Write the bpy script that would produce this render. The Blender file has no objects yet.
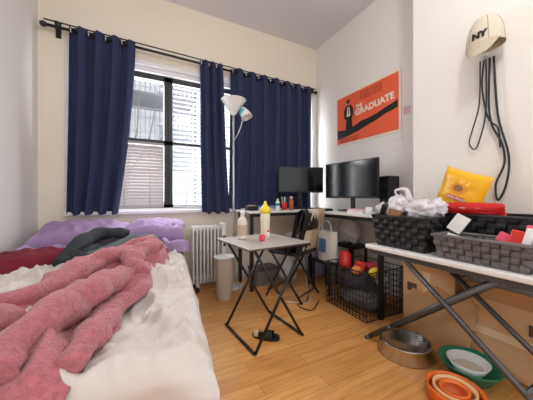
import bpy, bmesh, math, random
from mathutils import Vector, Matrix, Euler, noise
random.seed(4)
scene=bpy.context.scene
try:
    scene.view_settings.view_transform='Standard'
except Exception: pass
# ------------------------------------------------------------------ materials
def lin(c): return tuple(((v/255)/12.92 if v/255<=.04045 else (((v/255)+.055)/1.055)**2.4) for v in c)
MATS={}
def mat(name,rgb,rough=.6,metal=0,bump=0,bscale=40,var=0,vscale=6,emit=0,trans=0,spec=.5,sheen=0,alpha=1,sss=0):
    if name in MATS: return MATS[name]
    m=bpy.data.materials.new(name); m.use_nodes=True
    nt=m.node_tree; b=nt.nodes['Principled BSDF']
    c=lin(rgb)+(1,)
    b.inputs['Base Color'].default_value=c
    b.inputs['Roughness'].default_value=rough
    b.inputs['Metallic'].default_value=metal
    b.inputs['Specular IOR Level'].default_value=spec
    if trans: b.inputs['Transmission Weight'].default_value=trans
    if sheen: b.inputs['Sheen Weight'].default_value=sheen
    if alpha<1: b.inputs['Alpha'].default_value=alpha
    if emit:
        b.inputs['Emission Color'].default_value=c; b.inputs['Emission Strength'].default_value=emit
    tc=nt.nodes.new('ShaderNodeTexCoord')
    if var:
        n=nt.nodes.new('ShaderNodeTexNoise'); n.inputs['Scale'].default_value=vscale; n.inputs['Detail'].default_value=5
        nt.links.new(tc.outputs['Object'],n.inputs['Vector'])
        r=nt.nodes.new('ShaderNodeValToRGB')
        r.color_ramp.elements[0].position=.3; r.color_ramp.elements[1].position=.7
        r.color_ramp.elements[0].color=tuple(max(0,x*(1-var)) for x in c[:3])+(1,)
        r.color_ramp.elements[1].color=tuple(min(1,x*(1+var*.6)) for x in c[:3])+(1,)
        nt.links.new(n.outputs['Fac'],r.inputs['Fac']); nt.links.new(r.outputs['Color'],b.inputs['Base Color'])
    if bump:
        n=nt.nodes.new('ShaderNodeTexNoise'); n.inputs['Scale'].default_value=bscale; n.inputs['Detail'].default_value=4
        nt.links.new(tc.outputs['Object'],n.inputs['Vector'])
        bp=nt.nodes.new('ShaderNodeBump'); bp.inputs['Strength'].default_value=bump; bp.inputs['Distance'].default_value=.01
        nt.links.new(n.outputs['Fac'],bp.inputs['Height']); nt.links.new(bp.outputs['Normal'],b.inputs['Normal'])
    MATS[name]=m; return m
def floor_mat():
    m=bpy.data.materials.new('oak_laminate'); m.use_nodes=True; nt=m.node_tree; b=nt.nodes['Principled BSDF']
    tc=nt.nodes.new('ShaderNodeTexCoord')
    br=nt.nodes.new('ShaderNodeTexBrick'); br.offset=.37
    mp=nt.nodes.new('ShaderNodeMapping'); nt.links.new(tc.outputs['Object'],mp.inputs['Vector']); nt.links.new(mp.outputs['Vector'],br.inputs['Vector'])
    br.inputs['Scale'].default_value=1; br.inputs['Brick Width'].default_value=.9; br.inputs['Row Height'].default_value=.095
    br.inputs['Mortar Size'].default_value=.0012; br.inputs['Mortar Smooth'].default_value=.3
    br.inputs['Color1'].default_value=lin((234,174,104))+(1,); br.inputs['Color2'].default_value=lin((222,158,90))+(1,)
    br.inputs['Mortar'].default_value=lin((166,108,56))+(1,)
    mp2=nt.nodes.new('ShaderNodeMapping'); mp2.inputs['Scale'].default_value=(2.2,26,1)
    nt.links.new(tc.outputs['Object'],mp2.inputs['Vector'])
    n=nt.nodes.new('ShaderNodeTexNoise'); n.inputs['Scale'].default_value=1.6; n.inputs['Detail'].default_value=7; n.inputs['Distortion'].default_value=.6
    nt.links.new(mp2.outputs['Vector'],n.inputs['Vector'])
    r=nt.nodes.new('ShaderNodeValToRGB'); r.color_ramp.elements[0].position=.35; r.color_ramp.elements[1].position=.65
    r.color_ramp.elements[0].color=(.74,.65,.56,1); r.color_ramp.elements[1].color=(1,1,1,1)
    nt.links.new(n.outputs['Fac'],r.inputs['Fac'])
    mx=nt.nodes.new('ShaderNodeMix'); mx.data_type='RGBA'; mx.blend_type='MULTIPLY'; mx.inputs[0].default_value=.8
    nt.links.new(br.outputs['Color'],mx.inputs[6]); nt.links.new(r.outputs['Color'],mx.inputs[7])
    nt.links.new(mx.outputs[2],b.inputs['Base Color']); b.inputs['Roughness'].default_value=.24
    return m
def glass_mat():
    m=bpy.data.materials.new('window_glass'); m.use_nodes=True; nt=m.node_tree; nt.nodes.clear()
    o=nt.nodes.new('ShaderNodeOutputMaterial'); t=nt.nodes.new('ShaderNodeBsdfTransparent'); g=nt.nodes.new('ShaderNodeBsdfGlossy')
    g.inputs['Roughness'].default_value=.02; x=nt.nodes.new('ShaderNodeMixShader'); x.inputs[0].default_value=.05
    nt.links.new(t.outputs[0],x.inputs[1]); nt.links.new(g.outputs[0],x.inputs[2]); nt.links.new(x.outputs[0],o.inputs[0]); return m
def transl_mat(name,rgb,f=.5):
    m=bpy.data.materials.new(name); m.use_nodes=True; nt=m.node_tree; nt.nodes.clear()
    o=nt.nodes.new('ShaderNodeOutputMaterial'); t=nt.nodes.new('ShaderNodeBsdfTranslucent'); g=nt.nodes.new('ShaderNodeBsdfDiffuse')
    t.inputs[0].default_value=lin(rgb)+(1,); g.inputs[0].default_value=lin(rgb)+(1,)
    x=nt.nodes.new('ShaderNodeMixShader'); x.inputs[0].default_value=f
    nt.links.new(g.outputs[0],x.inputs[1]); nt.links.new(t.outputs[0],x.inputs[2]); nt.links.new(x.outputs[0],o.inputs[0]); return m
# ------------------------------------------------------------------ mesh builder
class MB:
    def __init__(s): s.bm=bmesh.new(); s.mats=[]; s.M=Matrix()
    def mi(s,m):
        if m not in s.mats: s.mats.append(m)
        return s.mats.index(m)
    def _fin(s,vs,fs,m,smooth,M=None):
        MM=s.M@M if M is not None else s.M
        for v in vs: v.co=MM@v.co
        i=s.mi(m)
        for f in fs: f.material_index=i; f.smooth=smooth
    def box(s,c,size,m,rot=(0,0,0),bev=0,smooth=False):
        r=bmesh.ops.create_cube(s.bm,size=1); vs=r['verts']
        for v in vs: v.co=Vector((v.co.x*size[0],v.co.y*size[1],v.co.z*size[2]))
        fs=set(f for v in vs for f in v.link_faces)
        if bev:
            es=list(set(e for v in vs for e in v.link_edges))
            q=bmesh.ops.bevel(s.bm,geom=es,offset=bev,segments=2,affect='EDGES',profile=.5)
            fs=set(q['faces'])|set(f for f in fs if f.is_valid); vs=list(set(v for f in fs for v in f.verts))
            fs=set(f for v in vs for f in v.link_faces)
        s._fin(vs,fs,m,smooth,Matrix.Translation(c)@Euler(rot).to_matrix().to_4x4())
    def bx(s,a,b,m,bev=0):
        s.box([(a[i]+b[i])/2 for i in range(3)],[abs(b[i]-a[i]) for i in range(3)],m,bev=bev)
    def rings(s,rings,m,caps=True,smooth=True,closed=True):
        R=[[s.bm.verts.new(s.M@Vector(p)) for p in r] for r in rings]; i=s.mi(m); n=len(R[0]); fs=[]
        for a,b in zip(R,R[1:]):
            for k in range(n if closed else n-1):
                try: fs.append(s.bm.faces.new((a[k],a[(k+1)%n],b[(k+1)%n],b[k])))
                except ValueError: pass
        if caps and closed:
            for r in (R[0][::-1],R[-1]):
                try:
                    f=s.bm.faces.new(r); f.material_index=i
                except ValueError: pass
        for f in fs: f.material_index=i; f.smooth=smooth
    def lathe(s,c,prof,m,seg=28,ax=(0,0,1),caps=True,sx=1,sy=1):
        q=Vector((0,0,1)).rotation_difference(Vector(ax).normalized()); c=Vector(c)
        s.rings([[c+q@Vector((r*sx*math.cos(2*math.pi*k/seg),r*sy*math.sin(2*math.pi*k/seg),z)) for k in range(seg)] for r,z in prof],m,caps=caps)
    def cyl(s,a,b,r,m,r2=None,seg=14):
        a=Vector(a);b=Vector(b);d=b-a;r2=r if r2 is None else r2
        s.lathe(a,[(r,0),(r2,d.length)],m,seg=seg,ax=d)
    def tube(s,pts,r,m,seg=8,sub=6,lump=0,lf=8,flat=1):
        P=[Vector(p) for p in pts]
        rad=r if isinstance(r,(list,tuple)) else [r]*len(P)
        Q=[];RR=[]
        if sub>1 and len(P)>2:
            for i in range(len(P)-1):
                p0=P[max(i-1,0)];p1=P[i];p2=P[i+1];p3=P[min(i+2,len(P)-1)]
                for k in range(sub):
                    t=k/sub
                    Q.append(.5*((2*p1)+(p2-p0)*t+(2*p0-5*p1+4*p2-p3)*t*t+(3*p1-p0-3*p2+p3)*t**3)); RR.append(rad[i]*(1-t)+rad[i+1]*t)
            Q.append(P[-1]);RR.append(rad[-1])
        else: Q=P;RR=rad
        rings=[];up=Vector((0,0,1))
        T0=(Q[1]-Q[0]).normalized()
        n=T0.orthogonal().normalized()
        if abs(T0.z)<.9: n=(up-T0*T0.dot(up)).normalized()
        for i,p in enumerate(Q):
            T=(Q[min(i+1,len(Q)-1)]-Q[max(i-1,0)]).normalized()
            n=(n-T*T.dot(n)).normalized(); bn=T.cross(n)
            ring=[]
            for k in range(seg):
                a=2*math.pi*k/seg; d=n*math.cos(a)*flat+bn*math.sin(a); rr=RR[i]
                if lump:
                    pp=p+d*rr; rr*=1+lump*(noise.noise(pp*lf)+.5*noise.noise(pp*lf*2.3))
                ring.append(p+d*rr)
            rings.append(ring)
        s.rings(rings,m)
    def grid(s,f,nu,nv,m,smooth=True):
        V=[[s.bm.verts.new(s.M@Vector(f(i/nu,j/nv))) for j in range(nv+1)] for i in range(nu+1)]; k=s.mi(m)
        for i in range(nu):
            for j in range(nv):
                F=s.bm.faces.new((V[i][j],V[i+1][j],V[i+1][j+1],V[i][j+1])); F.material_index=k; F.smooth=smooth
    def poly(s,pts,m,th=None):
        vs=[s.bm.verts.new(s.M@Vector(p)) for p in pts]; f=s.bm.faces.new(vs); f.material_index=s.mi(m)
        if th:
            e=bmesh.ops.extrude_face_region(s.bm,geom=[f]); nv=[v for v in e['geom'] if isinstance(v,bmesh.types.BMVert)]
            th=s.M.to_3x3()@Vector(th)
            for v in nv: v.co+=th
            for v in nv:
                for q in v.link_faces: q.material_index=s.mi(m)
    def blob(s,c,size,m,lump=.15,lf=6,sub=3,rot=(0,0,0),pw=1):
        r=bmesh.ops.create_icosphere(s.bm,subdivisions=sub,radius=1); vs=r['verts']
        R=Euler(rot).to_matrix()
        for v in vs:
            d=v.co.copy()
            if pw!=1: d=Vector([math.copysign(abs(x)**pw,x) for x in d])
            k=1+lump*(noise.noise(d*lf*.3+Vector(c)*5)+.6*(abs(noise.noise(d*lf*.7+Vector(c)*9))*2-.5))
            v.co=s.M@(Vector(c)+R@Vector((d.x*size[0]*k,d.y*size[1]*k,d.z*size[2]*k)))
        i=s.mi(m)
        for f in set(f for v in vs for f in v.link_faces): f.material_index=i; f.smooth=True
    def done(s,name,parent=None):
        bmesh.ops.recalc_face_normals(s.bm,faces=s.bm.faces)
        me=bpy.data.meshes.new(name); s.bm.to_mesh(me); s.bm.free()
        for m in s.mats: me.materials.append(m)
        o=bpy.data.objects.new(name,me); scene.collection.objects.link(o)
        if parent: o.parent=parent
        return o
def empty(name):
    o=bpy.data.objects.new(name,None); scene.collection.objects.link(o); return o
def polydist(p,poly):
    best=1e9;bp=None;inside=False;n=len(poly);x,y=p
    for i in range(n):
        x1,y1=poly[i];x2,y2=poly[(i+1)%n]
        if (y1>y)!=(y2>y) and x<(x2-x1)*(y-y1)/(y2-y1)+x1: inside=not inside
        dx,dy=x2-x1,y2-y1;L=dx*dx+dy*dy or 1e-9
        t=max(0,min(1,((x-x1)*dx+(y-y1)*dy)/L));qx,qy=x1+t*dx,y1+t*dy;d=math.hypot(x-qx,y-qy)
        if d<best: best=d;bp=(qx,qy)
    return (best if inside else -best),bp
def smoothpoly(P,sub=5):
    out=[];n=len(P)
    for i in range(n):
        p0,p1,p2,p3=[Vector(P[(i+k)%n]) for k in (-1,0,1,2)]
        for k in range(sub):
            t=k/sub; q=.5*((2*p1)+(p2-p0)*t+(2*p0-5*p1+4*p2-p3)*t*t+(3*p1-p0-3*p2+p3)*t**3); out.append((q.x,q.y))
    return out
def drape(mb,outline,hfun,m,base=.55,res=.014,w=.07,ang=0,freq=9,amt=.6,seed=0,basef=None):
    poly=smoothpoly(outline); xs=[p[0] for p in poly];ys=[p[1] for p in poly]
    x0,x1,y0,y1=min(xs)-res,max(xs)+res,min(ys)-res,max(ys)+res
    nx=int((x1-x0)/res)+2;ny=int((y1-y0)/res)+2
    ca,sa=math.cos(ang),math.sin(ang); D={};V={}
    for i in range(nx):
        for j in range(ny):
            D[i,j]=polydist((x0+i*res,y0+j*res),poly)
    def vert(i,j):
        if (i,j) in V: return V[i,j]
        d,bp=D[i,j]; x,y=x0+i*res,y0+j*res
        if d<=0: x,y=bp; d=0
        u=x*ca+y*sa; v=-x*sa+y*ca
        wx=noise.noise(Vector((x*3,y*3,seed)))*.12
        r1=1-abs(noise.noise(Vector(((u+wx)*freq,(v)*freq*.35,seed+3))))*2.2
        r2=1-abs(noise.noise(Vector((x*freq*1.3+7,y*freq*1.3,seed+8))))*2
        e=min(d/w,1); e=math.sqrt(1-(1-e)**2)
        b=basef(x,y) if basef else base
        z=b+e*hfun(x,y)*(1-amt+amt*(.7*r1+.3*r2))
        V[i,j]=mb.bm.verts.new(mb.M@Vector((x,y,max(z,b-.002)))); return V[i,j]
    k=mb.mi(m)
    for i in range(nx-1):
        for j in range(ny-1):
            q=[(i,j),(i+1,j),(i+1,j+1),(i,j+1)]
            if any(D[c][0]>0 for c in q):
                try:
                    f=mb.bm.faces.new([vert(*c) for c in q]); f.material_index=k; f.smooth=True
                except ValueError: pass
# ------------------------------------------------------------------ palette
WALL=mat('wall_paint_cream',(238,228,211),.85,bump=.08,bscale=60)
WALLR=mat('wall_paint_offwhite',(237,233,228),.85,bump=.08,bscale=60)
WALLL=mat('wall_paint_left',(226,223,219),.85,bump=.08,bscale=60)
CEIL=mat('ceiling_paint',(226,225,228),.9)
TRIM=mat('trim_white',(232,232,234),.5)
BLACK=mat('black_metal',(22,22,24),.4)
BLACKP=mat('black_plastic',(18,18,20),.35)
SCREEN=mat('screen_glass',(14,15,18),.12)
NAVY=mat('navy_curtain',(36,46,82),.85,bump=.25,bscale=160,var=.15,vscale=5,sheen=.1)
STEEL=mat('steel',(200,200,200),.25,metal=1)
WHITE=mat('white_plastic',(236,236,234),.4)
SHEET=mat('white_sheet',(214,206,200),.9,bump=.4,bscale=18)
PILLOW=mat('mauve_cotton',(168,142,182),.9,bump=.2,bscale=40,var=.1)
PINK=mat('pink_fleece',(194,112,122),1,bump=1,bscale=120,var=.22,vscale=60,sheen=.3)
MAROON=mat('maroon_cloth',(120,22,44),.95,bump=.5,bscale=90,var=.2)
GREY=mat('charcoal_fleece',(56,60,64),1,bump=.8,bscale=110,var=.25,vscale=20)
GREENH=mat('grey_green_lining',(100,110,112),1,bump=.6,bscale=100)
CARD=mat('cardboard',(214,172,126),.9,bump=.1,bscale=20,var=.08,vscale=3)
CARDI=mat('cardboard_inner',(196,152,106),.9,var=.15,vscale=5)
RED=mat('red_plastic',(214,44,40),.4); YEL=mat('yellow_plastic',(245,222,60),.4)
GREENB=mat('green_enamel',(34,132,104),.35); ORANGE=mat('orange_plastic',(242,120,44),.45)
TAN=mat('tan_cloth',(196,170,140),.95,var=.15); PINKP=mat('pink_plastic',(232,80,110),.4)
DESKW=mat('white_laminate',(232,232,230),.35); TGREY=mat('grey_laminate',(186,180,172),.4,var=.06,vscale=12)
BASKB=mat('black_weave',(32,32,34),.5); BASKG=mat('grey_weave',(106,103,102),.5,var=.15,vscale=14)
LEGG=mat('grey_metal',(92,92,94),.4,metal=.6); SATIN=mat('satin_metal',(200,200,200),.35,metal=.6)
FROST=mat('lamp_shade_white',(236,236,232),.4)
TEAL=mat('teal_shade',(60,170,178),.4); BEIGE=mat('cream_cap',(210,201,183),.9,bump=.3,bscale=120)
POSTO=mat('poster_orange',(240,100,60),.6); POSTW=mat('poster_white',(240,228,208),.7); INK=mat('poster_black',(24,18,20),.6)
PAPER=mat('paper',(232,230,224),.8); PINKN=mat('pink_note',(232,180,196),.8)
BAGP=mat('white_bag_plastic',(222,216,220),.3,bump=.4,bscale=20); BAGY=mat('yellow_bag_foil',(252,190,36),.3,bump=.2,bscale=16)
BLUE=mat('blue_print',(90,130,180),.7); LILAC=mat('lilac_cloth',(160,150,190),.9,var=.15)
# ------------------------------------------------------------------ room shell
H3=3.14
b=MB(); b.bx((-2.2,-1.6,-.1),(2.6,3.2,0),floor_mat()); b.done('floor')
b=MB(); b.bx((-2.2,-1.6,H3),(2.6,3.2,H3+.1),CEIL); b.done('ceiling')
WX0,WX1,WZ0,WZ1=-.56,2.2,.86,2.38
b=MB()
b.bx((-1.0,2.95,0),(2.5,3.15,WZ0),WALL); b.bx((-1.0,2.95,WZ1),(2.5,3.15,H3),WALL)
b.bx((-1.0,2.95,WZ0),(WX0,3.15,WZ1),WALL); b.bx((WX1,2.95,WZ0),(2.5,3.15,WZ1),WALL); b.done('wall_back')
b=MB(); b.M=Matrix.Translation((-.82,2.95,0))@Matrix.Rotation(math.radians(-5.6),4,'Z'); b.bx((-.1,-4.5,0),(0,.15,H3),WALLL); b.done('wall_left')
b=MB(); b.bx((2.29,1.2,0),(2.4,3.1,H3),WALLR); b.done('wall_right')
b=MB(); b.bx((1.98,-1.5,0),(2.4,1.29,H3),WALLR); b.done('wall_protrusion')
b=MB(); b.bx((.42,2.932,0),(2.29,2.95,.09),TRIM,.004); b.done('baseboard_back')
b=MB(); b.bx((2.272,1.29,0),(2.29,2.93,.09),TRIM,.004); b.done('baseboard_right')
# window
b=MB()
T=TRIM
b.bx((WX0-.06,2.925,WZ1),(WX1+.05,2.955,WZ1+.05),T,.004); b.bx((WX0-.07,2.89,WZ0-.035),(WX1+.05,2.955,WZ0),T,.005)
b.bx((WX0-.06,2.925,WZ0),(WX0,2.955,WZ1),T,.004); b.bx((WX1,2.925,WZ0),(WX1+.05,2.955,WZ1),T,.004)
b.bx((WX0,2.955,WZ1-.05),(WX1,3.14,WZ1),T); b.bx((WX0,2.955,WZ0),(WX1,3.14,WZ0+.02),T)
G=glass_mat()
cols=[WX0,.285,1.21,WX1]
for k in range(3):
    a,c=cols[k],cols[k+1]
    for (x0,x1,z0,z1) in [(a,a+.045,WZ0,WZ1-.05),(c-.045,c,WZ0,WZ1-.05),(a,c,WZ1-.105,WZ1-.05),(a,c,WZ0+.02,WZ0+.06)]:
        b.bx((x0,3.0,z0),(x1,3.09,z1),BLACK,.003)
    zz=1.60
    b.bx((a,3.0,zz-.025),(c,3.09,zz+.025),BLACK,.003)
    b.bx((a+.035,3.055,WZ0+.06),(c-.035,3.06,WZ1-.09),G)
b.done('window_1')
# blinds
SL=transl_mat('blind_slat_white',(228,228,231),.25); SLG=transl_mat('blind_slat_grey',(184,178,178),.2)
def blind(x0,x1,z0,z1,m,pitch=.05,wd=.044,tilt=50):
    b=MB(); n=int((z1-z0)/pitch)
    b.bx((x0,2.965,z1),(x1,2.99,z1+.025),m)
    for i in range(n):
        z=z0+.02+i*pitch
        b.box(((x0+x1)/2,2.977,z),(x1-x0,.002,wd),m,rot=(math.radians(-tilt),0,0))
    for x in (x0+.14,(x0+x1)/2,x1-.14): b.cyl((x,2.962,z0),(x,2.962,z1),.003,SLG,seg=5)
    b.bx((x0,2.968,z0-.014),(x1,2.988,z0),m); b.done('venetian_blind')
blind(.335,1.16,.90,2.22,SL); blind(-.51,.235,.90,1.56,SLG,.034,.034,25); blind(1.26,2.15,.90,2.22,SL)
# outside: neighbour building with siding, fire escape, tree
SID=mat('white_siding',(232,234,240),.8); SIDD=mat('siding_window',(150,160,176),.3)
b=MB()
b.bx((-6,7.4,-3),(10,7.6,9),SID)
for i in range(60): b.box((2,7.36,-3+i*.2),(16,.05,.17),SID,rot=(.22,0,0))
for wx in (-1.6,.5,2.6,4.7):
    for wz in (-.5,1.7,3.9): b.bx((wx,7.26,wz),(wx+.8,7.34,wz+1.2),SIDD); b.bx((wx-.08,7.22,wz-.1),(wx+.88,7.32,wz),SID); b.bx((wx-.08,7.22,wz+1.2),(wx+.88,7.32,wz+1.3),SID)
b.done('neighbour_building')
FE=mat('fire_escape_iron',(130,134,142),.7)
b=MB()
for z in (2.1,3.3):
    b.bx((-1.4,6.2,z),(1.2,7.2,z+.04),FE); b.bx((-1.4,6.2,z+.85),(1.2,6.24,z+.89),FE)
    for i in range(27): b.bx((-1.4+i*.1,6.2,z),(-1.385+i*.1,6.22,z+.87),FE)
for x in (-1.4,1.18): b.bx((x,6.2,-3),(x+.04,6.24,5),FE)
b.done('fire_escape')
BARK=mat('bark',(110,102,98),.9)
b=MB(); b.tube([(-.5,5.2,-3),(-.35,5.2,0),(-.2,5.15,1.5),(-.3,5.2,3),(-.1,5.2,4.5)],[.07,.06,.045,.03,.02],BARK)
for p in [((-.22,5.15,1.4),(.1,5.1,1.9),(.25,5.1,2.6)),((-.25,5.2,2.1),(-.6,5.2,2.5),(-.8,5.2,3.2)),((-.22,5.2,1.7),(-.05,5.0,2.1),(-.02,5,2.9)),((.1,5.1,1.9),(.4,5.1,2.1),(.6,5.1,2.6))]:
    b.tube(p,[.02,.014,.006],BARK)
b.done('street_tree')
# curtain rod
b=MB()
ra,rb=Vector((-.76,2.87,2.53)),Vector((2.22,2.87,2.475))
b.cyl(ra,rb,.013,BLACK)
b.cyl(ra+Vector((0,.0,.045)),rb+Vector((0,0,.045)),.006,BLACK)
for p in (ra,rb): b.lathe(p,[(.001,-.03),(.02,-.02),(.026,0),(.02,.02),(.001,.03)],BLACK,ax=(1,0,0),seg=16)
for t in (.03,.5,.985):
    p=ra.lerp(rb,t); b.bx((p.x-.012,2.87,p.z-.01),(p.x+.012,2.95,p.z+.055),BLACK); b.bx((p.x-.02,2.94,p.z-.06),(p.x+.02,2.95,p.z+.08),BLACK)
b.done('curtain_rod')
def rodz(x): return 2.53+(x+.76)/(2.98)*(-.055)
def curtain(x0,x1,bx0,bx1,n,zb,amp,seed,yoff=0):
    b=MB()
    def f(u,v):
        zt=rodz(x0+(x1-x0)*u)+.045
        z=zt+(zb-zt)*v
        s=v**1.6
        x=(x0+(x1-x0)*u)*(1-s)+(bx0+(bx1-bx0)*u)*s
        ph=2*math.pi*n*u+1.2*noise.noise(Vector((u*3,v*1.2,seed)))*v
        a=amp*(1+.35*noise.noise(Vector((u*6,v*2,seed+5))))
        y=2.87+yoff*min(1,v*6)+a*math.sin(ph)+.018*noise.noise(Vector((u*9,v*3,seed+2)))*v
        x+=.012*math.cos(ph*2)
        return (x,min(y,2.915),z+ (.012*math.sin(ph) if v==1 else 0))
    b.grid(f,n*16,46,NAVY)
    for k in range(2*n):
        u=(k+.5)/(2*n); x=x0+(x1-x0)*u
        p=Vector((x,2.87,rodz(x)))
        pts=[p+Vector((0.006*math.cos(a),.0,0))+Vector((0,.024*math.cos(a),.024*math.sin(a))) for a in [2*math.pi*i/14 for i in range(15)]]
        b.tube(pts,.006,STEEL,seg=6,sub=1)
    return b.done('curtain')
curtain(-.59,-.05,-.61,-.20,4,.84,.036,1)
curtain(.60,.86,.61,.93,3,.82,.034,11,-.03)
curtain(.95,2.13,.93,2.12,7,.84,.036,23)
# ------------------------------------------------------------------ bed
BM=Matrix.Translation((-.79,2.885,0))@Matrix.Rotation(math.radians(-5.6),4,'Z')
bed=empty('bed')
b=MB(); b.M=BM
W,L=1.19,2.09
for (x,y) in [(.03,-.04),(W-.03,-.04),(.03,-L+.04),(W-.03,-L+.04),(W-.03,-L/2),(.03,-L/2)]:
    b.bx((x-.02,y-.02,0),(x+.02,y+.02,.36),BLACK,.003)
b.bx((.01,-L+.02,.31),(.05,-.02,.36),BLACK);b.bx((W-.05,-L+.02,.31),(W-.01,-.02,.36),BLACK)
b.bx((.01,-L+.02,.31),(W-.01,-L+.06,.36),BLACK);b.bx((.01,-.06,.31),(W-.01,-.02,.36),BLACK)
for i in range(10): b.bx((.03,-.15-i*.2,.335),(W-.03,-.09-i*.2,.355),BLACK)
b.done('bed_frame',bed)
b=MB(); b.M=BM; b.bx((.03,-L+.03,.36),(W-.03,-.02,.505),SHEET,.03); b.done('mattress',bed)
b=MB(); b.M=BM
def crease(x,y,s,a,f,k):
    ca,sa=math.cos(a),math.sin(a); u=x*ca+y*sa; v=-x*sa+y*ca
    n=abs(noise.noise(Vector((u*f+.8*noise.noise(Vector((x*3,y*3,s))),v*f*k,s))))
    return max(0,1-n*5)**1.3
def sheetf(u,v):
    m=.17; X=-m+(W+2*m)*u; Yv=-m+(L+2*m)*v; r=.05
    ex=max(-X,X-W,0); ey=max(-Yv,Yv-L,0); e=max(ex,ey)
    cx=min(max(X,0),W); cy=min(max(Yv,0),L)
    wr=.026*noise.noise(Vector((cx*3.5,cy*3.5,1)))+.034*crease(cx,cy,4,.4,4,.35)+.030*crease(cx,cy,9,-.6,6,.4)+.022*crease(cx,cy,19,1.3,7,.5)+.014*crease(cx,cy,31,.1,12,.5)
    inx=min(cx,W-cx); iny=min(cy,L-cy); d=min(inx,iny); rd=0
    if d<r: rd=r-math.sqrt(max(0,r*r-(r-d)**2))
    z=.530+wr*min(1,d/.06+.3)-rd*.8
    drop=e
    if e>0:
        z=.530+wr*.3*max(0,1-drop*12)-.04-drop*.76
        w=(.014*math.sin(20*(cx+cy)+4*noise.noise(Vector((cx*5,cy*5,0))))+.018*noise.noise(Vector((cx*9,cy*9,drop*8))))*min(1,drop/.05)
        if ex>=ey: cx+= -w if X<0 else w
        if ey>=ex: cy+= -w if Yv<0 else w
    return (cx,-cy,z)
b.grid(sheetf,170,270,SHEET); b.done('bed_sheet',bed)
# pillows
def pillow(name,c,size,rot,m,par=None,puff=1):
    b=MB()
    def f(sg):
        def g(u,v):
            x=2*u-1;y=2*v-1
            k=(max(0,1-x**4)*max(0,1-y**4))**.45
            n=.12*noise.noise(Vector((x*2,y*2,c[0]*9+sg)))+.16*puff*(1-abs(noise.noise(Vector((x*4,y*3,sg+c[0]))))*2.4)
            p=Vector((x*size[0]*(1-.06*(1-abs(y))),y*size[1]*(1-.06*(1-abs(x))),sg*size[2]*k*(1+n)))
            return Vector(c)+Euler(rot).to_matrix()@p
        return g
    b.grid(f(1),34,26,m); b.grid(f(-1),34,26,m)
    bmesh.ops.remove_doubles(b.bm,verts=b.bm.verts,dist=.0015)
    return b.done(name,par)
pillow('pillow',(-.43,2.65,.665),(.35,.2,.095),(math.radians(14),0,math.radians(-4)),PILLOW,puff=1.5)
pillow('pillow',(.14,2.62,.665),(.26,.2,.095),(math.radians(12),0,math.radians(-10)),PILLOW,puff=1.5)
b=MB(); drape(b,[(-.78,2.30),(-.5,2.40),(-.2,2.36),(.05,2.32),(.33,2.12),(.385,2.36),(.1,2.44),(-.3,2.46),(-.74,2.46)],lambda x,y:.10,PILLOW,base=.56,ang=.1,freq=8,seed=2); b.done('purple_blanket')
# maroon garment
b=MB(); drape(b,[(-.87,1.96),(-.70,1.94),(-.56,2.06),(-.42,2.24),(-.48,2.38),(-.66,2.38),(-.82,2.30)],lambda x,y:.09,MAROON,base=.56,ang=.8,freq=8,seed=5)
b.done('maroon_shirt')
# fleece jacket
b=MB()
drape(b,[(-.38,1.92),(-.2,1.96),(-.05,2.04),(.12,2.12),(.2,2.26),(.12,2.42),(-.08,2.42),(-.2,2.5),(-.36,2.46),(-.42,2.2),(-.46,2.02)],lambda x,y:.11,GREY,base=.56,ang=.5,freq=8,seed=9,w=.06)
b.tube([(-.44,1.96,.59),(-.39,2.13,.66),(-.31,2.3,.71),(-.2,2.36,.72),(-.08,2.38,.70)],[.04,.055,.065,.06,.045],GREY,seg=16,lump=.5,flat=.7)
b.tube([(-.32,2.0,.61),(-.16,2.04,.65),(-.02,2.12,.68),(.12,2.2,.66)],[.04,.06,.06,.045],GREENH,seg=16,lump=.5,flat=.7)
b.done('fleece_jacket')
# pink robe
b=MB()
def rh(x,y):
    return .080+.07*math.exp(-((x+.08)**2+(y-1.80)**2)/.07)+.035*math.exp(-((x+.22)**2+(y-1.0)**2)/.04)-.02*math.exp(-((x+.5)**2+(y-1.3)**2)/.05)
def rbase(x,y):
    l=BM.inverted()@Vector((x,y,0)); e=-l.y-L
    return .553 if e<0 else .553-e*3.2
drape(b,[(-.88,.95),(-.72,.74),(-.4,.69),(-.17,.70),(-.12,.84),(-.06,.98),(-.05,1.14),(.05,1.34),(.07,1.58),(.16,1.80),(.19,2.02),(.08,2.08),(-.08,2.0),(-.22,1.88),(-.30,1.70),(-.38,1.55),(-.46,1.38),(-.62,1.26),(-.9,1.2)],rh,PINK,ang=-.5,freq=5.5,amt=.9,seed=14,w=.045,res=.009,basef=rbase)
b.tube([(-.62,1.06,.59),(-.50,1.16,.60),(-.38,1.27,.61),(-.30,1.46,.635),(-.2,1.66,.65),(-.05,1.82,.66)],[.04,.045,.05,.055,.055,.045],PINK,seg=24,lump=.6,flat=.9,lf=12)
b.tube([(-.30,.76,.61),(-.26,.92,.64),(-.2,1.08,.645),(-.13,1.24,.64),(-.06,1.42,.62)],[.05,.055,.06,.055,.045],PINK,seg=24,lump=.6,flat=.9,lf=12)
b.tube([(.12,2.0,.65),(.08,1.86,.67),(.0,1.72,.665),(-.04,1.56,.65),(-.0,1.42,.61)],[.035,.055,.06,.055,.035],PINK,seg=22,lump=.6,flat=.85,lf=12)
b.tube([(-.16,1.90,.63),(-.0,1.98,.675),(.1,2.02,.66),(.16,1.92,.61)],[.035,.05,.05,.03],PINK,seg=20,lump=.5,flat=.85,lf=12)
b.tube([(-.46,.80,.60),(-.42,.95,.635),(-.38,1.10,.62)],[.045,.06,.045],PINK,seg=20,lump=.5,flat=.9,lf=12)
b.tube([(-.16,.76,.59),(-.12,.88,.61),(-.09,1.0,.60)],[.03,.045,.03],PINK,seg=18,lump=.5,flat=.9,lf=12)
b.done('pink_robe')
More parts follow.
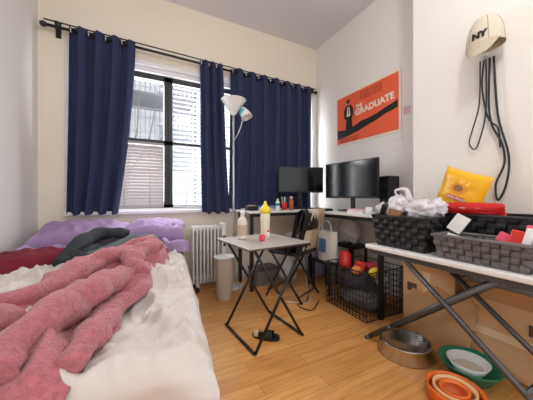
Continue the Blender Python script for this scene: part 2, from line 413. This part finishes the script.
# ------------------------------------------------------------------ radiator
b=MB()
for i in range(8):
    x=.50+i*.038
    b.box((x,2.76,.39),(.016,.15,.60),WHITE,bev=.007)
    for z in (.13,.65): b.cyl((x,2.76,z),(x+.038,2.76,z),.022,WHITE)
b.box((.83,2.76,.40),(.05,.15,.62),WHITE,bev=.012)
b.cyl((.83,2.683,.56),(.83,2.66,.56),.018,BLACKP); b.cyl((.83,2.683,.48),(.83,2.66,.48),.014,BLACKP)
for x in (.54,.80):
    b.box((x,2.76,.07),(.03,.22,.02),WHITE,bev=.005)
    for y in (2.67,2.85): b.cyl((x-.012,y,.03),(x+.012,y,.03),.03,BLACKP)
b.done('oil_radiator')
# waste bin
b=MB(); c=(.75,2.42,0)
b.lathe(c,[(.07,0),(.076,.004),(.10,.40),(.106,.405),(.106,.415),(.098,.415),(.072,.02),(.001,.015)],mat('grey_bin',(220,220,218),.4),seg=32); b.done('waste_bin')
# floor lamp
b=MB(); x,y=.93,2.66
b.lathe((x,y,0),[(.11,0),(.11,.012),(.09,.025),(.02,.035),(.012,.06)],SATIN); b.cyl((x,y,.03),(x,y,1.93),.011,SATIN)
b.lathe((x,y,1.90),[(.012,0),(.03,.02),(.05,.05),(.085,.10),(.135,.17),(.14,.175),(.13,.172),(.08,.11),(.04,.05),(.001,.045)],FROST,seg=32)
b.tube([(x,y,1.62),(x+.05,y-.03,1.72),(x+.09,y-.05,1.86),(x+.09,y-.05,1.93)],.006,SATIN)
b.lathe((x+.09,y-.06,1.97),[(.014,.02),(.03,0),(.05,-.05),(.065,-.11),(.06,-.108),(.04,-.05),(.001,-.01)],FROST,ax=(-.3,.3,.9))
b.lathe((x+.085,y-.07,1.89),[(.001,0),(.035,.01),(.042,.04),(.035,.07),(.001,.08)],TEAL,seg=18)
b.done('floor_lamp')
# ------------------------------------------------------------------ tray table
b=MB(); b.M=Matrix.Translation((.82,1.71,0))@Matrix.Rotation(math.radians(6),4,'Z')
b.box((0,0,.67),(.50,.52,.018),TGREY,bev=.005); b.box((0,0,.668),(.51,.53,.012),mat('dark_edge',(80,70,62),.5),bev=.004)
for y in (-.235,.2):
    for s in (-1,1):
        b.tube([(-.19*s,y+.012*s,.655),(.20*s,y+.012*s,.012)],.010,BLACK,seg=10,sub=1)
    b.cyl((0,y-.02,.338),(0,y+.03,.338),.008,SATIN)
for s in (-1,1):
    b.cyl((.20*s,-.235,.012),(.20*s,.21,.012),.010,BLACK); b.cyl((-.19*s,-.235,.652),(-.19*s,.21,.652),.009,BLACK)
b.done('folding_tray_table')
TT=.68
b=MB(); c=(.70,1.80,TT)
b.lathe(c,[(.036,0),(.038,.01),(.038,.13),(.03,.155),(.014,.17),(.014,.185)],mat('cloudy_plastic',(222,214,204),.3),seg=24)
b.lathe((.70,1.80,TT+.185),[(.017,0),(.017,.03),(.012,.035)],WHITE); b.lathe((.70,1.80,TT+.03),[(.0385,0),(.0385,.08)],mat('bottle_label',(190,170,150),.5),caps=False)
b.done('spray_bottle')
b=MB(); c=(.915,1.84,TT)
b.lathe(c,[(.038,0),(.040,.01),(.036,.08),(.040,.13),(.040,.185),(.034,.195)],mat('milky_plastic',(230,226,196),.25),seg=24)
b.lathe((c[0],c[1],TT+.19),[(.044,0),(.044,.035),(.03,.05),(.016,.065),(.011,.09),(.001,.1)],YEL,seg=24)
b.done('baby_bottle')
b=MB(); b.lathe((.80,1.66,TT),[(.018,0),(.022,.005),(.024,.04),(.022,.04),(.018,.01)],PINKP,seg=20)
b.lathe((.80,1.66,TT+.032),[(.018,0),(.012,.012),(.001,.015)],RED,seg=16); b.done('pink_cup')
b=MB(); b.lathe((.87,1.70,TT),[(.012,0),(.012,.05),(.009,.055)],WHITE,seg=14); b.lathe((.87,1.70,TT+.055),[(.009,0),(.009,.018)],PINKP,seg=14); b.done('lip_balm')
# black sandal under table
b=MB(); b.M=Matrix.Translation((.80,1.60,0))@Matrix.Rotation(math.radians(-40),4,'Z')
pts=[(.10*math.cos(a)*(1),.04*math.sin(a)*(1+.25*math.cos(a)),0) for a in [2*math.pi*i/20 for i in range(20)]]
b.poly(pts,BLACKP,th=(0,0,.022))
b.grid(lambda u,v:(-.01+.06*v,.042*math.cos(math.pi*u),.02+.035*math.sin(math.pi*u)),12,4,BLACK)
b.grid(lambda u,v:(-.08+.03*v,.036*math.cos(math.pi*u),.02+.03*math.sin(math.pi*u)),12,3,TAN)
b.done('sandal')
# ------------------------------------------------------------------ corner desk
b=MB()
b.bx((1.72,1.36,.825),(2.27,2.86,.85),DESKW,.004); b.bx((1.02,2.42,.825),(1.715,2.86,.85),DESKW,.004)
for (x,y) in [(1.76,1.42),(2.2,1.42),(1.76,2.38),(2.2,2.8),(1.06,2.46),(1.06,2.8)]:
    b.bx((x-.018,y-.018,0),(x+.018,y+.018,.825),BLACK,.003)
b.bx((1.74,1.4,.79),(1.78,2.4,.825),BLACK); b.bx((1.04,2.44,.79),(1.76,2.48,.825),BLACK)
b.done('corner_desk')
# monitors
def monitor(c,ang,w,h,base,name='computer_monitor'):
    b=MB(); b.M=Matrix.Translation(c)@Matrix.Rotation(ang,4,'Z')
    b.box((0,.0,0),(w,.025,h),BLACKP,bev=.005); b.box((0,.03,0),(w*.6,.04,h*.6),BLACKP,bev=.01)
    b.box((0,-.0135,.004),(w-.02,.003,h-.03),SCREEN)
    zb=base-c[2]
    b.box((0,.05,(zb)/2-.02),(.05,.02,abs(zb)-.02),BLACKP,bev=.004); b.box((0,.03,zb+.008),(.24,.17,.014),BLACKP,bev=.005)
    b.done(name)
monitor((1.95,1.95,1.18),math.radians(-84),.66,.385,.852)
monitor((1.80,2.62,1.215),math.radians(-16),.58,.32,.852)
b=MB(); b.bx((2.07,1.58,.851),(2.22,1.69,1.20),BLACKP,.008); b.bx((2.065,1.59,.87),(2.07,1.68,1.18),BLACK)
for z in (.95,1.1): b.lathe((2.066,1.635,z),[(.03,0),(.032,.004),(.02,.006)],BLACKP,ax=(-1,0,0),seg=18)
b.done('computer_speaker')
b=MB(); b.bx((1.76,2.1,.851),(1.86,2.46,.87),BLACKP,.004)
for i in range(14):
    for j in range(4): b.bx((1.768+j*.022,2.11+i*.024,.87),(1.786+j*.022,2.13+i*.024,.876),BLACK)
b.done('keyboard')
# desk clutter
b=MB(); b.lathe((1.50,2.52,.85),[(.03,0),(.034,.09),(.031,.09),(.028,.01)],RED,seg=18)
for k in range(4): b.cyl((1.50+.01*k-.015,2.52,.86),(1.49+.02*k-.02,2.53,1.0),.004,[YEL,GREENB,WHITE,BLUE][k],seg=8)
b.done('pen_cup')
b=MB(); b.box((1.28,2.62,.865),(.22,.16,.03),PAPER,rot=(0,0,.3)); b.box((1.30,2.62,.89),(.18,.14,.02),BLUE,rot=(0,0,-.1)); b.done('stack_of_books')
b=MB(); b.lathe((1.77,1.55,.851),[(.03,0),(.03,.06),(.027,.06),(.025,.01)],WHITE,seg=18); b.done('mug')
b=MB(); b.lathe((1.40,2.50,.85),[(.022,0),(.024,.01),(.024,.09),(.01,.11),(.01,.13)],WHITE,seg=16); b.lathe((1.40,2.50,.90),[(.0245,0),(.0245,.03)],GREENB,seg=16,caps=False); b.done('pill_bottle')
b=MB(); b.lathe((1.58,2.50,.85),[(.025,0),(.027,.01),(.027,.10),(.015,.12),(.015,.14)],mat('amber_plastic',(170,90,40),.3),seg=16); b.lathe((1.58,2.50,.985),[(.018,0),(.018,.02)],WHITE,seg=16); b.done('amber_bottle')
b=MB(); b.box((1.80,1.70,.865),(.10,.16,.028),PAPER,rot=(0,0,.15)); b.box((1.79,1.71,.885),(.09,.14,.01),PINKN,rot=(0,0,-.1)); b.done('paper_stack')
b=MB(); b.box((1.12,2.6,.875),(.12,.12,.05),BLACKP,bev=.01); b.box((1.11,2.58,.905),(.08,.05,.012),TAN,bev=.003); b.done('small_speaker')
b=MB(); b.blob((1.84,1.46,.90),(.05,.07,.05),BAGP,lump=.5,lf=9); b.done('grocery_bag')
# folding chair with garments
CM=Matrix.Translation((1.42,2.20,0))@Matrix.Rotation(math.radians(205),4,'Z')
chair=empty('folding_chair')
b=MB(); b.M=CM
for s in (-1,1):
    b.tube([(.20*s,-.20,.0),(.20*s,.02,.40),(.20*s,.17,.68),(.19*s,.22,.86)],.011,BLACK,sub=4)
    b.tube([(.175*s,.20,.0),(.175*s,-.16,.45)],.011,BLACK,sub=1)
b.box((0,-.01,.45),(.38,.36,.035),BLACKP,bev=.012)
b.cyl((-.2,-.18,.06),(.2,-.18,.06),.008,BLACK); b.cyl((-.175,.17,.06),(.175,.17,.06),.008,BLACK)
b.grid(lambda u,v:(-.19+.38*u,.19+.03*math.sin(math.pi*u)+.03*v,.68+.17*v),10,4,BLACKP)
b.done('chair_frame',chair)
b=MB(); b.M=CM
def drp(x0,x1,z0,z1,off):
    def f(u,v):
        s=v*2-1; side=1 if s>0 else -1
        x=x0+(x1-x0)*u+.012*math.sin(9*v+u*4)
        zz=.885-(abs(s)**1.3)*((.885-(z0 if side>0 else z1)))*(1+.08*math.sin(13*u))
        y=.225+side*min(abs(s)*6,1)*(.028+off)-(.885-zz)*.30+.012*math.sin(22*u+6*abs(s))*abs(s)
        return (x,y,zz)
    return f
JK=mat('black_jacket_cloth',(34,33,38),.8,var=.2)
b.grid(drp(-.22,-.02,.42,.56,.005),16,26,TAN); b.grid(drp(-.06,.12,.48,.50,.012),16,26,mat('beige_knit',(222,210,190),.95)); b.grid(drp(.10,.21,.44,.50,.02),14,24,JK)
b.blob((.02,.02,.53),(.17,.15,.06),JK,lump=.4,lf=9); b.blob((-.06,-.06,.58),(.10,.09,.04),mat('grey_knit',(150,142,142),.95),lump=.4,lf=9)
b.done('draped_clothes',chair)
# tote bag on stool
b=MB()
def tote(u,v):
    a=2*math.pi*u; r=1+.08*noise.noise(Vector((math.cos(a)*2,math.sin(a)*2,v*2)))
    return (1.80+.07*math.cos(a)*r*(1-.2*v),2.12+.14*math.sin(a)*r,.5*v*.62+.33)
b.grid(tote,30,10,PAPER)
b.tube([(1.79,2.04,.62),(1.78,2.07,.73),(1.78,2.17,.73),(1.79,2.20,.62)],.007,PAPER)
b.grid(lambda u,v:(1.722+.004*v,2.06+.11*u,.42+.14*v),4,4,BLUE)
b.bx((1.70,1.98,.30),(1.92,2.28,.332),BLACK)
for yy in (2.0,2.26): b.bx((1.71,yy-.01,0),(1.73,yy+.01,.30),BLACK); b.bx((1.89,yy-.01,0),(1.91,yy+.01,.30),BLACK)
b.done('tote_bag_on_stand')
b=MB(); b.blob((2.0,2.55,.20),(.16,.16,.19),LILAC,lump=.35,lf=9); b.blob((1.95,2.5,.42),(.12,.12,.08),PAPER,lump=.4,lf=9); b.done('laundry_bag')
b=MB(); b.blob((2.12,2.12,.62),(.10,.12,.15),BAGP,lump=.4,lf=9); b.bx((2.02,1.98,.44),(2.26,2.26,.47),BLACK)
for yy in (2.0,2.24): b.bx((2.03,yy-.01,0),(2.05,yy+.01,.44),BLACK); b.bx((2.23,yy-.01,0),(2.25,yy+.01,.44),BLACK)
b.done('shopping_bag_on_shelf')
b=MB(); b.blob((1.60,2.62,.13),(.12,.11,.13),BAGP,lump=.4,lf=8); b.done('white_trash_bag')
b=MB(); b.box((1.30,2.66,.09),(.30,.20,.18),mat('shoe_box_grey',(120,112,108),.7),rot=(0,0,.1),bev=.004); b.box((1.30,2.66,.175),(.31,.21,.03),mat('shoe_box_lid',(90,84,82),.7),rot=(0,0,.1),bev=.004); b.done('shoe_box')
# ------------------------------------------------------------------ wire crate
b=MB(); x0,x1,y0,y1,h=1.6,2.06,1.42,1.90,.39
n=13
for i in range(n+1):
    t=i/n
    for (p,q) in [((x0+(x1-x0)*t,y0),1),((x0+(x1-x0)*t,y1),1),((x0,y0+(y1-y0)*t),1),((x1,y0+(y1-y0)*t),1)]:
        b.cyl((p[0],p[1],0.004),(p[0],p[1],h),.0032,BLACK,seg=5)
    b.cyl((x0+(x1-x0)*t,y0,.006),(x0+(x1-x0)*t,y1,.006),.0028,BLACK,seg=5)
for k in range(9):
    z=.006+(h-.006)*k/8; r=.0035 if k in(0,8) else .0032
    for a,c in [((x0,y0),(x1,y0)),((x1,y0),(x1,y1)),((x1,y1),(x0,y1)),((x0,y1),(x0,y0))]:
        b.cyl((a[0],a[1],z),(c[0],c[1],z),r if k<8 else .005,BLACK,seg=6)
b.done('wire_crate')
b=MB(); b.blob((1.83,1.66,.11),(.19,.19,.10),mat('grey_towel',(112,108,110),.95,var=.2),lump=.3); b.blob((1.8,1.7,.24),(.17,.17,.09),mat('dark_cloth',(64,54,60),.9),lump=.35); b.blob((1.93,1.6,.26),(.08,.09,.07),PAPER,lump=.35);b.done('clothes_pile')
b=MB(); b.lathe((1.74,1.80,.37),[(.05,-.05),(.055,0),(.055,.09),(.04,.11),(.02,.12)],RED,seg=20,ax=(.3,.3,.9)); b.box((1.84,1.70,.35),(.16,.10,.10),RED,rot=(.3,.2,.5),bev=.02); b.done('red_container')
b=MB(); b.blob((1.80,1.50,.36),(.07,.045,.04),YEL,lump=.2); b.blob((1.70,1.62,.36),(.05,.04,.035),mat('toy_orange',(240,150,60),.5),lump=.2); b.blob((1.93,1.66,.36),(.06,.05,.04),PINKP,lump=.2); b.done('plush_toy')
# ------------------------------------------------------------------ long folding table
b=MB()
b.bx((1.40,.16,.645),(1.95,1.26,.675),DESKW,.008); b.bx((1.42,.18,.615),(1.93,1.24,.645),LEGG)
for X in (1.43,1.73):
    b.tube([(X,.99,.625),(X,.25,.015)],.014,LEGG,seg=10,sub=1)
    b.tube([(X+.02,.55,.625),(X+.02,1.27,.015)],.014,LEGG,seg=10,sub=1)
for (y,z) in [(.25,.015),(1.27,.015),(.45,.18),(1.1,.16)]: b.cyl((1.42,y,z),(1.75,y,z),.012,LEGG)
b.done('folding_table')
TZ=.676
def basket(x0,x1,y0,y1,z0,h,m,nz,name='woven_basket',taper=.02):
    b=MB()
    def corner(k,t):
        o=-taper*(1-t)
        return [(x0-o,y0-o),(x1+o,y0-o),(x1+o,y1+o),(x0-o,y1+o)][k]
    for k in range(4):
        def P(s,t,off,k=k):
            a=corner(k,t);c=corner((k+1)%4,t)
            dx,dy=c[0]-a[0],c[1]-a[1];L=math.hypot(dx,dy); nx,ny=dy/L,-dx/L
            return (a[0]+dx*s+nx*off,a[1]+dy*s+ny*off,z0+.004+h*t)
        ln=(y1-y0) if k in(1,3) else (x1-x0); ns=max(4,round(ln/(h/nz)/1.25))
        b.grid(lambda u,v:P(u,v,-.004),ns,3,m,smooth=False)
        for i in range(ns):
            for j in range(nz):
                hz=(i+j)%2
                def f(u,v,i=i,j=j,hz=hz,P=P):
                    bul=math.sin(math.pi*(u if hz else v))
                    return P((i+.5+(u-.5)*(1.2 if hz else .78))/ns if 0<i<ns-1 else (i+u)/ns,min(1,max(0,(j+.5+(v-.5)*(.8 if hz else 1.2))/nz)),-.002+.009*bul)
                b.grid(f,4,4,m)
    b.tube([corner(0,1)+(z0+h,),corner(1,1)+(z0+h,),corner(2,1)+(z0+h,),corner(3,1)+(z0+h,),corner(0,1)+(z0+h,)],.009,m,sub=1,seg=8)
    b.bx((x0+taper,y0+taper,z0),(x1-taper,y1-taper,z0+.006),m)
    b.done(name)
basket(1.43,1.70,.86,1.22,TZ,.20,BASKB,6)
basket(1.42,1.62,.42,.82,TZ,.12,BASKG,4)
basket(1.67,1.93,.50,.92,TZ,.22,BASKB,6)
# contents
b=MB(); b.blob((1.56,1.04,.80),(.10,.14,.09),GREY,lump=.3)
b.blob((1.60,1.12,.93),(.085,.075,.085),BAGP,lump=.35,lf=6,sub=4); b.blob((1.57,.97,.915),(.08,.085,.07),BAGP,lump=.35,lf=6,sub=4); b.blob((1.62,.90,.93),(.05,.05,.06),BAGP,lump=.35,lf=6,sub=4)
b.tube([(1.60,1.12,.98),(1.58,1.16,1.04),(1.58,1.08,1.05),(1.59,1.06,.97)],[.018,.012,.012,.018],BAGP,lump=.4,flat=.5); b.done('plastic_bag')
b=MB(); b.box((1.47,1.17,.89),(.05,.03,.14),BLACKP,rot=(.4,-.3,.2),bev=.008); b.box((1.50,1.10,.885),(.05,.08,.05),mat('brown_box',(150,100,74),.7),rot=(.2,.4,.3)); b.done('remote_control')
BR=(math.pi/2,math.radians(20),math.radians(-98)); BC=(1.81,.865,1.035)
pillow('dog_food_bag',BC,(.14,.13,.036),BR,BAGY,puff=.6)
bl=empty('bag_label')
b=MB(); b.M=Matrix.Translation(BC)@Euler(BR).to_matrix().to_4x4()
def oval(z,a,c,oy=0): return [(a*math.cos(t),c*math.sin(t)+oy,z) for t in [2*math.pi*i/24 for i in range(24)]]
b.poly(oval(.040,.05,.034,.02),mat('bag_print_orange',(240,158,40),.4),th=(0,0,.002)); b.poly(oval(.0425,.028,.020,.022),mat('bag_print_brown',(160,104,56),.5),th=(0,0,.002)); b.box((0,-.042,.040),(.11,.024,.004),RED); b.done('label_print',bl)
def text(s,loc,size,m,par,rot=(math.pi/2,0,-math.pi/2),ext=.0006,bold=0):
    c=bpy.data.curves.new('lettering','FONT'); c.body=s; c.size=size; c.extrude=ext; c.offset=bold
    o=bpy.data.objects.new('tmp',c); scene.collection.objects.link(o)
    bpy.context.view_layer.update()
    me=bpy.data.meshes.new_from_object(o.evaluated_get(bpy.context.evaluated_depsgraph_get()))
    bpy.data.objects.remove(o)
    n=bpy.data.objects.new('lettering',me); me.materials.clear(); me.materials.append(m)
    n.location=loc; n.rotation_euler=rot; scene.collection.objects.link(n); n.parent=par
text('DOG FOOD',Matrix.Translation(BC)@Euler(BR).to_matrix().to_4x4()@Vector((-.05,-.049,.043)),.021,WHITE,bl,BR,bold=.0006)
pillow('red_snack_bag',(1.70,.76,.925),(.045,.155,.03),(0,math.radians(55),0),mat('red_foil',(206,34,34),.3,bump=.2,bscale=20))
b=MB(); b.box((1.666,.76,.935),(.006,.16,.014),WHITE,rot=(0,math.radians(-35),0)); b.done('snack_label')
b=MB(); b.box((1.53,.70,.77),(.12,.16,.012),PAPER,rot=(.25,.3,.2)); b.box((1.5,.58,.74),(.1,.14,.05),WHITE,rot=(0,.1,.2),bev=.01); b.box((1.53,.50,.80),(.04,.07,.09),RED,rot=(.2,.2,.1),bev=.004); b.box((1.528,.47,.81),(.05,.03,.10),WHITE,rot=(.2,.2,.1),bev=.004)
b.box((1.55,.56,.80),(.05,.06,.05),PINKP,rot=(.5,.2,.4),bev=.006); b.box((1.57,.47,.83),(.03,.05,.08),PINKP,rot=(.1,.3,.3),bev=.006)
b.lathe((1.50,.64,.78),[(.02,-.02),(.024,0),(.02,.03)],BLACKP,ax=(0,.3,1)); b.blob((1.52,.75,.76),(.05,.05,.03),GREY,lump=.4); b.box((1.60,.78,.85),(.012,.07,.10),PAPER,rot=(.5,.3,.2)); b.done('toiletries')
# ------------------------------------------------------------------ floor bowls
b=MB(); b.lathe((1.53,1.05,0),[(.12,0),(.165,.004),(.168,.008),(.145,.075),(.15,.08),(.145,.082),(.135,.078),(.11,.025),(.001,.02)],STEEL,seg=40); b.done('dog_bowl')
b=MB(); b.lathe((1.635,.74,0),[(.07,0),(.09,.004),(.145,.085),(.15,.09),(.14,.088),(.09,.02),(.001,.015)],GREENB,seg=40)
b.done('mixing_bowl')
b=MB(); b.lathe((1.635,.75,.022),[(.05,0),(.06,.003),(.10,.07),(.095,.07),(.055,.012),(.001,.01)],WHITE,seg=36); b.lathe((1.635,.75,.035),[(.001,.02),(.07,.02)],mat('soup_beige',(222,212,196),.6),seg=30,caps=False); b.done('small_bowl')
b=MB()
for k,(r,z) in enumerate([(.118,.0),(.09,.006),(.062,.010)]):
    b.lathe((1.37,.685,z),[(r-.012,0),(r-.006,.0),(r,.06-.006*k),(r+.002,.075-.006*k),(r-.006,.075-.006*k),(r-.012,.05)],[ORANGE,mat('pale_orange',(250,196,140),.5),ORANGE][k],seg=36,caps=False)
b.lathe((1.37,.685,0),[(.001,.004),(.11,.004)],ORANGE,caps=False); b.done('slow_feeder_bowl')
# ------------------------------------------------------------------ cardboard
def boxopen(b,x0,x1,y0,y1,h,t=.006):
    b.bx((x0,y0,0),(x0+t,y1,h),CARD); b.bx((x1-t,y0,0),(x1,y1,h),CARD); b.bx((x0,y0,0),(x1,y0+t,h),CARD); b.bx((x0,y1-t,0),(x1,y1,h),CARD); b.bx((x0,y0,0),(x1,y1,t),CARDI)
PRN=mat('box_print',(96,72,52),.9); TAPE=mat('packing_tape',(226,202,166),.3)
b=MB()
boxopen(b,1.82,1.96,.90,1.27,.47)
b.box((1.80,1.085,.505),(.005,.36,.09),CARD,rot=(0,-.5,0)); b.box((1.97,1.085,.50),(.005,.36,.07),CARDI,rot=(0,.1,0))
b.bx((1.817,1.06,.2),(1.82,1.11,.46),TAPE)
b.bx((1.817,.94,.10),(1.8195,1.02,.16),PRN); b.bx((1.817,1.16,.30),(1.8195,1.23,.36),PRN)
b.done('cardboard_box')
b=MB(); boxopen(b,1.82,1.96,.34,.87,.40)
b.box((1.79,.60,.45),(.005,.50,.11),CARDI,rot=(0,-.55,0)); b.box((1.90,.60,.43),(.005,.50,.14),CARDI,rot=(0,-.9,0))
b.bx((1.817,.34,.19),(1.8195,.87,.235),TAPE); b.bx((1.816,.44,.27),(1.8185,.56,.33),PRN)
b.done('cardboard_box')
b=MB()
# flattened torn sheet leaning on the boxes
def sh(s,h): return (1.785+h*.07,.80+s,h)
pts=[sh(0.02,.002),sh(.42,.002),sh(.43,.26),sh(.38,.33),sh(.31,.31),sh(.22,.39),sh(.13,.35),sh(.05,.40),sh(-.02,.34)]
b.poly(pts,CARDI,th=(.005,0,0)); b.done('cardboard_sheet')
# cables
b=MB()
def wire(p,m=BLACK,r=.004): b.tube(p,r,m,seg=6,sub=6)
wire([(1.75,2.4,.006),(1.45,2.0,.006),(1.3,1.95,.006),(1.35,1.8,.006),(1.55,1.95,.006)]); wire([(1.69,2.4,.3),(1.68,2.35,.1),(1.6,2.2,.01),(1.42,1.95,.006),(1.2,2.1,.006)],WHITE,.003)
b.done('power_cable')
# ------------------------------------------------------------------ poster
pe=empty('movie_poster')
b=MB(); b.bx((2.282,1.61,1.645),(2.289,2.52,2.27),POSTW); b.bx((2.279,1.635,1.67),(2.283,2.495,2.245),POSTO)
b.done('poster_sheet',pe)
def PP(s,h,x=2.278): return (x,2.52-s,1.645+h)
b=MB(); b.poly([PP(*q) for q in [(.03,.20),(.16,.185),(.30,.20),(.42,.235),(.52,.24),(.64,.26),(.74,.29),(.84,.31),(.875,.325),(.88,.25),(.82,.235),(.74,.225),(.64,.19),(.50,.16),(.38,.13),(.2,.10),(.03,.085)]],INK)
b.poly([PP(*q) for q in [(.17,.19),(.185,.30),(.15,.33),(.14,.42),(.18,.475),(.25,.475),(.29,.43),(.30,.35),(.275,.30),(.285,.19)]],INK)
b.poly([PP(q[0],q[1],2.2775) for q in [(.19,.34),(.20,.455),(.235,.455),(.25,.34)]],POSTW)
b.poly([PP(q[0],q[1],2.277) for q in [(.213,.36),(.212,.45),(.222,.45),(.226,.36)]],INK)
b.lathe(PP(.215,.505),[(.001,0),(.03,.001)],mat('poster_skin',(200,130,100),.6),ax=(-1,0,0),caps=False)
b.lathe(PP(.215,.522,2.2775),[(.001,0),(.026,.001)],INK,ax=(-1,0,0),caps=False); b.done('poster_art',pe)
R=(math.pi/2,math.radians(-4),-math.pi/2)
text('THE',PP(.34,.40),.05,POSTW,pe,R,bold=.003); text('GRADUATE',PP(.33,.315),.098,POSTW,pe,R,bold=.004)
for i in range(4): text('this is benjamin he is a little worried',PP(.40,.555-i*.024),.020,INK,pe)
for i in range(3): text('a film for everyone today and tomorrow',PP(.08,.075-i*.02),.018,INK,pe)
b=MB(); b.bx((2.284,1.52,1.80),(2.289,1.585,1.87),PINKN); b.done('wall_note')
b=MB(); b.bx((2.284,1.60,1.575),(2.289,1.74,1.625),PAPER); b.done('wall_note')
# ------------------------------------------------------------------ cap & leashes
b=MB()
cx,cy,cz=1.885,.775,1.92
def crown(u,v):
    a=2*math.pi*u; p=v*math.pi/2
    return (cx+.085*math.cos(a)*math.cos(p)**.8,cy+.095*math.sin(a)*math.cos(p)**.7,cz+.18*math.sin(p)**.95)
b.grid(crown,36,12,BEIGE)
BRIM=mat('cap_brim',(190,178,156),.9,bump=.3,bscale=120)
def brim(u,v):
    a=math.pi*(.12+.76*u)
    return (cx-.085*math.sin(a)-.045*v*math.sin(a),cy+.095*math.cos(a)*(1-.25*v*v),cz+.008-.10*v*math.sin(math.pi*u)**.45)
b.grid(brim,24,8,BRIM)
for k in range(6):
    a0=2*math.pi*k/6+.5
    b.tube([crown((a0/(2*math.pi))%1,v/8) for v in range(9)],.0018,mat('cap_seam',(160,150,130),.9),seg=5,sub=1)
b.lathe((cx,cy,cz+.18),[(.001,.01),(.01,.008),(.012,0)],BEIGE)
b.cyl((1.98,cy,cz+.17),(1.93,cy,cz+.14),.008,SATIN)
cap=b.done('baseball_cap')
text('NY',(1.797,.806,1.945),.052,BLACK,cap,rot=(math.radians(84),0,-math.pi/2),ext=.003,bold=.002)
b=MB()
xx=1.955
b.tube([(xx,.83,1.87),(xx,.835,1.6),(xx,.87,1.45),(xx,.89,1.36),(xx,.86,1.31),(xx,.83,1.38),(xx,.80,1.55),(xx,.80,1.87)],.004,BLACK)
b.tube([(xx,.78,1.87),(xx,.785,1.6),(xx,.77,1.45),(xx,.72,1.32),(xx,.71,1.2),(xx,.75,1.08),(xx,.74,.98),(xx,.70,1.08),(xx,.69,1.25),(xx,.74,1.5),(xx,.76,1.87)],.006,BLACK)
b.tube([(xx,.81,1.87),(xx,.82,1.7),(xx,.79,1.5),(xx,.74,1.42),(xx,.73,1.3)],.005,BLACK)
b.cyl((1.98,.80,1.88),(1.94,.80,1.88),.01,SATIN)
b.done('dog_leash')
# ------------------------------------------------------------------ added fill light: unseen ceiling fixture and bulb to brighten the room
b=MB(); b.lathe((.9,.1,H3-.10),[(.001,-.02),(.10,0),(.15,.05),(.16,.09),(.16,.10)],mat('fill_lamp_glow',(255,248,238),.4,emit=2)); b.done('added_fill_lamp')
ld=bpy.data.lights.new('added_fill_bulb','POINT'); ld.energy=32; ld.shadow_soft_size=.10; ld.color=(1,.97,.93)
lo=bpy.data.objects.new('added_fill_bulb',ld); lo.location=(.9,.1,H3-.4); scene.collection.objects.link(lo)
# daylight through the window
ad=bpy.data.lights.new('window_daylight','AREA'); ad.shape='RECTANGLE'; ad.size=2.8; ad.size_y=1.5; ad.energy=240; ad.color=(.96,.98,1)
ao=bpy.data.objects.new('window_daylight',ad); ao.location=(.78,3.3,1.7); ao.rotation_euler=(math.radians(-90),0,0); scene.collection.objects.link(ao)
w=bpy.data.worlds.new('sky'); scene.world=w; w.use_nodes=True
bg=w.node_tree.nodes['Background']; bg.inputs[0].default_value=(.95,.97,1,1); bg.inputs[1].default_value=1.55
# camera
cd=bpy.data.cameras.new('camera'); cd.sensor_width=36; cd.lens=252/533*36; cd.shift_y=-3/533; cd.clip_start=.02
co=bpy.data.objects.new('camera',cd); co.location=(0,0,1.0); co.rotation_euler=(math.pi/2,0,-math.radians(26.7)); scene.collection.objects.link(co); scene.camera=co
